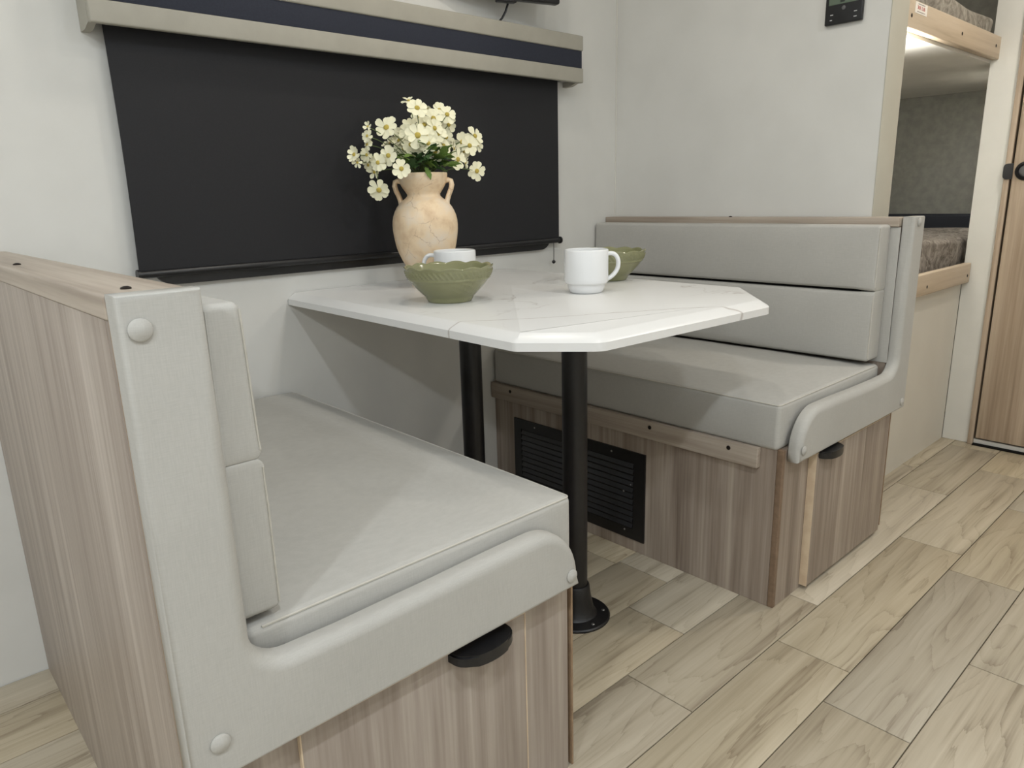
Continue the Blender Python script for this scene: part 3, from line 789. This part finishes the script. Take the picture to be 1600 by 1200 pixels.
for sgn in (1, -1):
    pp = [(33.5, 286), (38, 284.5), (42, 286), (43.2, 292), (41.5, 299), (38, 307), (35.5, 315), (34.5, 322)]
    P = [VL + vr*sgn*(a*k) + Vector((0, 0, (447.5-yy)*zk)) for a, yy in pp]
    bm = bmesh.new(); tube(bm, P, [.0062, .0066, .0068, .0068, .0066, .0064, .0066, .0072], 12, flat=1.5); part('handle', bm, M['terracotta'], va, 60)

# ---- bouquet: blossoms with single petals, leaves and stems
bq = thing('flower_bouquet', 'bouquet of cream daisy-like flowers with green leaves standing in the vase', 'bouquet', VL+Vector((0, 0, .27)))
FL = [(0.971,-0.122,1.226,0.0163),(0.949,-0.185,1.201,0.0222),(1.003,-0.176,1.181,0.0228),(1.063,-0.158,1.195,0.0200),(1.096,-0.122,1.175,0.0171),(1.007,-0.113,1.187,0.0167),(0.881,-0.149,1.156,0.0237),(0.833,-0.140,1.158,0.0093),(0.830,-0.140,1.136,0.0125),(0.834,-0.131,1.117,0.0118),(0.790,-0.140,1.092,0.0154),(0.797,-0.140,1.074,0.0109),(0.820,-0.149,1.092,0.0140),(0.933,-0.203,1.136,0.0252),(0.958,-0.212,1.117,0.0191),(1.010,-0.185,1.143,0.0196),(1.064,-0.149,1.140,0.0169),(0.911,-0.113,1.122,0.0162),(0.928,-0.149,1.108,0.0178),(0.857,-0.185,1.089,0.0187),(0.838,-0.167,1.073,0.0172),(0.844,-0.140,1.052,0.0143),(0.873,-0.212,1.057,0.0187),(0.835,-0.167,1.010,0.0220),(0.984,-0.203,1.099,0.0210),(1.069,-0.185,1.083,0.0218),(1.117,-0.158,1.077,0.0138),(1.149,-0.167,1.055,0.0209),(1.184,-0.122,1.149,0.0159),(1.128,-0.131,1.132,0.0156),(1.149,-0.140,1.122,0.0157),(1.192,-0.122,1.127,0.0125),(1.077,-0.140,1.126,0.0153),(0.935,-0.140,1.144,0.0178),(0.926,-0.122,1.151,0.0097),(0.833,-0.131,1.069,0.0126),(1.150,-0.113,1.110,0.0124),(0.981,-0.167,1.165,0.0195),(1.052,-0.140,1.208,0.0167),(0.936,-0.167,1.117,0.0177),(0.957,-0.194,1.107,0.0176),(0.999,-0.185,1.157,0.0195),(0.956,-0.149,1.162,0.0194),(1.025,-0.185,1.116,0.0181),(0.967,-0.194,1.136,0.0192),(0.922,-0.140,1.128,0.0161),(0.936,-0.158,1.147,0.0177),(0.948,-0.167,1.095,0.0146),(0.897,-0.140,1.101,0.0144),(1.079,-0.158,1.112,0.0153),(1.015,-0.140,1.206,0.0165)]
def petal_mesh(bend):
    bm = bmesh.new(); rows = []
    for t, hw in ((0, .08), (.25, .15), (.55, .25), (.80, .29), (.95, .22), (1.04, .10)):
        z = .10+bend*t*t; rows.append([bm.verts.new((.10+.90*t, s*hw, z-.06*(1-abs(s))*t+.0)) for s in (-1, 0, 1)])
    for a, b in zip(rows, rows[1:]):
        for i in range(2): bm.faces.new((a[i], a[i+1], b[i+1], b[i]))
    me = finish(bm, M['petal'], 60, name='petal')
    return me
PM = [petal_mesh(.02), petal_mesh(.3), petal_mesh(-.35)]
bm = bmesh.new(); bmesh.ops.create_icosphere(bm, subdivisions=2, radius=.24)
for v in bm.verts: v.co.z = v.co.z*.55+.13; v.co += v.co.normalized()*.02*math.sin(v.co.x*90)
CM = finish(bm, M['pollen'], 60, name='flower_center')
bm = bmesh.new(); lathe(bm, [(0, -.18), (.10, -.12), (.16, .0), (.13, .08), (0, .10)], (0, 0, 0), 8); SEP = finish(bm, M['stem'], 60, name='calyx')
VM = VL+Vector((0, 0, .287))             # mouth of the vase
cam_dir = Vector((-.1736, -1.7379, .9822))
first = {}
for i, (fx, fy, fz, fr) in enumerate(FL):
    fr *= 1.27*(1.35 if i in (28, 29, 30, 31, 36) else 1)
    P = Vector((fx, fy, fz))
    out = (P-(VM+Vector((-.02, .03, .03)))).normalized()
    tow = (cam_dir-P).normalized()
    wgt = .9 if fr > .021 else .45
    ax = (out*(1-wgt*.55)+tow*wgt+Vector((rnd.uniform(-.25, .25), rnd.uniform(-.25, .25), rnd.uniform(-.2, .25)))).normalized()
    if i == 23: ax = (tow*.8+Vector((-.2, -.1, -.5))).normalized()
    b = Vector((0, 0, 1)).rotation_difference(ax)
    fb = bpy.data.objects.new('blossom', SEP); COL.objects.link(fb); fb.parent = bq; fb.location = P-bq.location
    fb.rotation_mode = 'QUATERNION'; fb.rotation_quaternion = b; fb.scale = (fr, fr, fr)
    c = link('flower_center', CM, fb)
    npet = 8 if fr > .014 else 6
    pm = PM[0] if fr > .021 else PM[rnd.choice([0, 1, 1, 2])]
    for q in range(npet):
        p = link('petal', pm, fb); s = rnd.uniform(.86, 1.06)
        p.rotation_euler = (rnd.uniform(-.25, .25), rnd.uniform(-.22, .18), 2*math.pi*q/npet+rnd.uniform(-.12, .12)); p.scale = (s, s*rnd.uniform(.95, 1.25), s)
# stems join the blossoms to the vase mouth
for i, (fx, fy, fz, fr) in enumerate(FL):
    P = Vector((fx, fy, fz)); m0 = VM+Vector((rnd.uniform(-.022, .022), rnd.uniform(-.022, .022), -.05))
    m1 = VM+Vector(((P.x-VM.x)*.25, (P.y-VM.y)*.25, .03+.35*max(0, P.z-VM.z)))
    pts = []
    for k2 in range(9):
        t = k2/8; pts.append(m0*(1-t)**2+m1*2*t*(1-t)+(P-Vector((0, 0, .0)))*t*t)
    if i == 23:
        top = Vector((.846, -.15, 1.085)); pts = [m0, VM+Vector((-.01, 0, .03)), VM+Vector((-.06, .01, .06)), top, Vector((.838, -.158, 1.05)), P]
    bm = bmesh.new(); tube(bm, pts, .0011, 5); part('stem', bm, M['stem'], bq, 60)
# leaves
def leaf_mesh(m):
    bm = bmesh.new(); rows = []
    for t, hw in ((0, .02), (.18, .17), (.3, .14), (.42, .25), (.55, .18), (.68, .2), (.84, .1), (1, .01)):
        rows.append([bm.verts.new((t, s*hw, .22*t-.34*t*t+.05*abs(s))) for s in (-1, 0, 1)])
    for a, b in zip(rows, rows[1:]):
        for i in range(2): bm.faces.new((a[i], a[i+1], b[i+1], b[i]))
    return finish(bm, m, 60, name='leaf')
LM = [leaf_mesh(M['leaf']), leaf_mesh(M['leaf_dark'])]
for i in range(70):
    a = rnd.uniform(0, 2*math.pi); rr_ = rnd.uniform(.01, .065); h = rnd.uniform(.0, .055)
    if i < 46:
        a = math.radians(rnd.uniform(-165, -5)); h = rnd.uniform(-.004, .03)
    L = rnd.uniform(.03, .052)
    o = link('leaf', LM[0 if rnd.random() < .55 else 1], bq, VM+Vector((rr_*math.cos(a), rr_*math.sin(a), .012+h))-bq.location)
    o.rotation_euler = (rnd.uniform(-.8, .8), rnd.uniform(-.75, .25), a+rnd.uniform(-.9, .9)); o.scale = (L, L, L)
o = link('leaf', LM[0], bq, VM+Vector((-.028, -.050, .012))-bq.location)
o.rotation_euler = (0.5, 1.05, math.radians(-70)); o.scale = (.034, .036, .034)

# ------------------------------------------------------------------ thermostat on the partition
th = thing('thermostat', 'black wall thermostat with grey screen on the white partition', 'thermostat', (1.944, -.788, 1.414))
part('case', box(1.931, 1.9435, -.838, -.738, 1.414, 1.545, .003), M['black_plastic'], th)
part('screen', box(1.9302, 1.9325, -.827, -.747, 1.4625, 1.525, .001), M['lcd'], th)
part('screen_mark', box(1.9298, 1.9305, -.79, -.778, 1.4665, 1.474, .0), M['lcd_ink'], th)
bm = disc(bmesh.new(), (1.931, -.788, 1.4522), .0052, .0012, '-x', 18, .0004); part('button', bm, M['grey_button'], th)
for (yy, zz, ww) in [(-.757, 1.4385, .008), (-.756, 1.4255, .006), (-.8205, 1.4385, .008), (-.8205, 1.4255, .008)]:
    part('print_mark', box(1.9306, 1.9312, yy-ww/2, yy+ww/2, zz-.0011, zz+.0011), M['white_print'], th)

# ------------------------------------------------------------------ bunk beds beyond the partition
struct('wall_bunk_end', box(3.80, 3.85, -.95, 0, 0, CEIL), M['bunk_wall'])
struct('wall_bunk_front', box(2.0555, RX1, -.8615, -.845, 0, .632), M['wall_cream'])
struct('wall_bunk_side', box(RX1+.04, 3.80, -.90, -.866, 0, CEIL), M['wall_cream'])
lb = thing('bunk_bed', 'lower bunk base with a pale wooden front rail beside the far bench', 'bed', (2.9, -.45, .6))
part('base_board', box(2.056, 3.798, -.844, -.002, .615, .632), M['wall_cream'], lb)
part('front_rail', box(2.0565, 2.962, -.888, -.864, .6265, .700, .004), M['wood_x'], lb)
for sx in (2.51, 2.931):
    bm = disc(bmesh.new(), (sx, -.888, .654), .0055, .001, '-y', 12, .0008); part('screw', bm, M['screw'], lb)
ub = thing('bunk_bed', 'upper bunk base with a pale wooden front rail bearing a white sticker', 'bed', (2.9, -.45, 1.39))
part('base_board', box(2.056, 3.798, -.863, -.002, 1.400, 1.425), M['white_trim'], ub)
part('front_rail', box(2.0565, 2.975, -.888, -.8655, 1.409, 1.484, .004), M['wood_x'], ub)
for sx, sz in ((2.135, 1.442), (2.56, 1.4455), (2.917, 1.449)):
    bm = disc(bmesh.new(), (sx, -.888, sz), .0055, .001, '-y', 12, .0008); part('screw', bm, M['screw'], ub)
st = part('sticker', box(2.154, 2.244, -.8888, -.8881, 1.452, 1.4805, .0), M['sticker'], ub, label='small white label with red print')
def text_mesh(body, size, mat, loc, parent, rx=90, rz=0):
    cu = bpy.data.curves.new('print', 'FONT'); cu.body = body; cu.size = size; cu.align_x = 'CENTER'; cu.align_y = 'CENTER'; cu.extrude = .0001
    o = bpy.data.objects.new('tmp', cu); COL.objects.link(o)
    dg = bpy.context.evaluated_depsgraph_get(); me = bpy.data.meshes.new_from_object(o.evaluated_get(dg))
    bpy.data.objects.remove(o); me.materials.clear(); me.materials.append(mat)
    t = link('print', me, parent, Vector(loc)-wloc(parent)); t.rotation_euler = (math.radians(rx), 0, math.radians(rz)); t.scale.x = 2.0
    return t
text_mesh('30 LB', .0125, M['red_print'], (2.197, -.8893, 1.4668), st)
for zz, ww in ((1.4765, .05), (1.4568, .06)):
    part('print_line', box(2.199-ww/2, 2.199+ww/2, -.8894, -.889, zz-.0008, zz+.0008), M['grey_print'], st)

def mattress(name, label, x0, x1, y0, y1, z0, z1, mat, amp, grp):
    def fn(p):
        q = p.copy()
        q.z += (amp*(math.sin(p.x*7+p.y*5)+.6*math.sin(p.x*15-p.y*9)) if p.z > (z0+z1)/2 else 0)
        q.y += .006*math.sin(p.x*11+p.z*30) if p.y < y0+.05 else 0
        return q
    o = part(name, box(x0, x1, y0, y1, z0, z1, .022, 4, mid=(40, 16, 4), fn=fn), mat, None, 60)
    o['label'] = label; o['category'] = 'mattress'; o['group'] = grp
    return o
mattress('mattress', 'brown-grey plush covered mattress on the lower bunk', 2.06, 3.70, -.838, -.01, .634, .795, M['mattress'], .006, 'bunk mattresses')
mattress('mattress', 'grey marbled mattress on the upper bunk above the stickered rail', 2.06, 2.985, -.855, -.01, 1.428, 1.553, M['mattress_up'], .002, 'bunk mattresses')
hb_ = part('bunk_gap_filler', box(3.705, 3.795, -.845, -.01, .634, .853, .012, 3), M['gap_shade']); hb_['label'] = 'dark bolster painted in for the shaded gap at the far end of the lower bunk'; hb_['category'] = 'filler'  # dark block painted in for the shade between mattress and end wall

# small lamp under the upper bunk, behind the partition
bl_ = thing('bunk_light', 'small bunk reading lamp under the upper bunk, hidden behind the partition', 'light', (2.13, -.79, 1.19))
part('lamp_body', box(2.057, 2.21, -.83, -.75, 1.192, 1.216, .004), M['white_trim'], bl_)
part('diffuser', box(2.13, 2.205, -.825, -.755, 1.2162, 1.2185, .0005), M['diffuser'], bl_)
ld = bpy.data.lights.new('bunk_lamp_glow', 'AREA'); ld.shape = 'RECTANGLE'; ld.size = .06; ld.size_y = .12; ld.energy = 8.0; ld.color = (1, .98, .93)
lo = bpy.data.objects.new('bunk_lamp_glow', ld); COL.objects.link(lo); lo.location = (2.17, -.79, 1.225); lo.rotation_euler = (math.radians(180), math.radians(-20), 0)
ld2 = bpy.data.lights.new('bunk_lamp_glow', 'AREA'); ld2.shape = 'RECTANGLE'; ld2.size = .06; ld2.size_y = .10; ld2.energy = 1.6; ld2.color = (1, .98, .93)  # added lamp, unseen, that lifts the grey wall at the bunk end
lo2 = bpy.data.objects.new('bunk_lamp_glow', ld2); COL.objects.link(lo2); lo2.location = (3.30, -.833, 1.372); lo2.rotation_euler = (0, 0, 0)
bl2 = thing('bunk_light', 'unseen fill lamp added under the upper bunk, hidden behind the white post', 'light', (3.30, -.833, 1.38))
part('lamp_body', box(3.25, 3.35, -.862, -.802, 1.3775, 1.3985, .004), M['white_trim'], bl2)
part('diffuser', box(3.26, 3.34, -.855, -.81, 1.3745, 1.3772, .0005), M['diffuser'], bl2)

# ------------------------------------------------------------------ wooden door
dr = struct('door_1', bmesh.new(), M['door_wood'])
part('door_jamb', box(RX1-.012, RX1+.04, -.974, -.9552, 0, 1.97, .002), M['door_wood'], dr)
part('door_leaf', box(RX1-.016, RX1+.016, -1.62, -.982, .030, 1.955, .003), M['door_wood'], dr)
part('door_gap', box(RX1+.018, RX1+.03, -1.64, -.974, .0, 1.97), M['dark_gap'], dr)
part('lit_door_sill', box(RX1-.004, RX1+.017, -1.64, -.9745, .006, .022, .001), M['white_trim'], dr)  # white strip painted in for the light showing under the door
part('threshold', box(RX1-.022, RX1+.017, -1.64, -.9745, .0005, .0055, .001), M['dark_gap'], dr)
bm = bmesh.new(); prism(bm, round_poly([(-.953, 1.000), (-.953, 1.054), (-.983, 1.054), (-.983, 1.000)], [.02, .02, .002, .002], 6), 'x', RX1-.02, RX1-.0125); sp = part('strike_plate', bm, M['black_plastic'], dr)
part('latch', box(RX1-.0165, RX1-.005, -.983, -.974, 1.021, 1.031), M['steel'], sp)
bm = bmesh.new(); lathe(bm, [(0, 0), (.031, 0), (.033, .004), (.031, .009), (.024, .012), (.022, .007), (.021, .006)], (0, 0, 0), 32)
bmesh.ops.transform(bm, matrix=Matrix.Translation((RX1-.0165, -1.022, 1.027)) @ Matrix.Rotation(math.radians(-90), 4, 'Y'), verts=bm.verts); kn = part('door_knob', bm, M['black_plastic'], dr)
bm = disc(bmesh.new(), (RX1-.0165, -1.022, 1.027), .0205, .008, '-x', 28, .002); part('push_button', bm, M['grey_button'], kn)
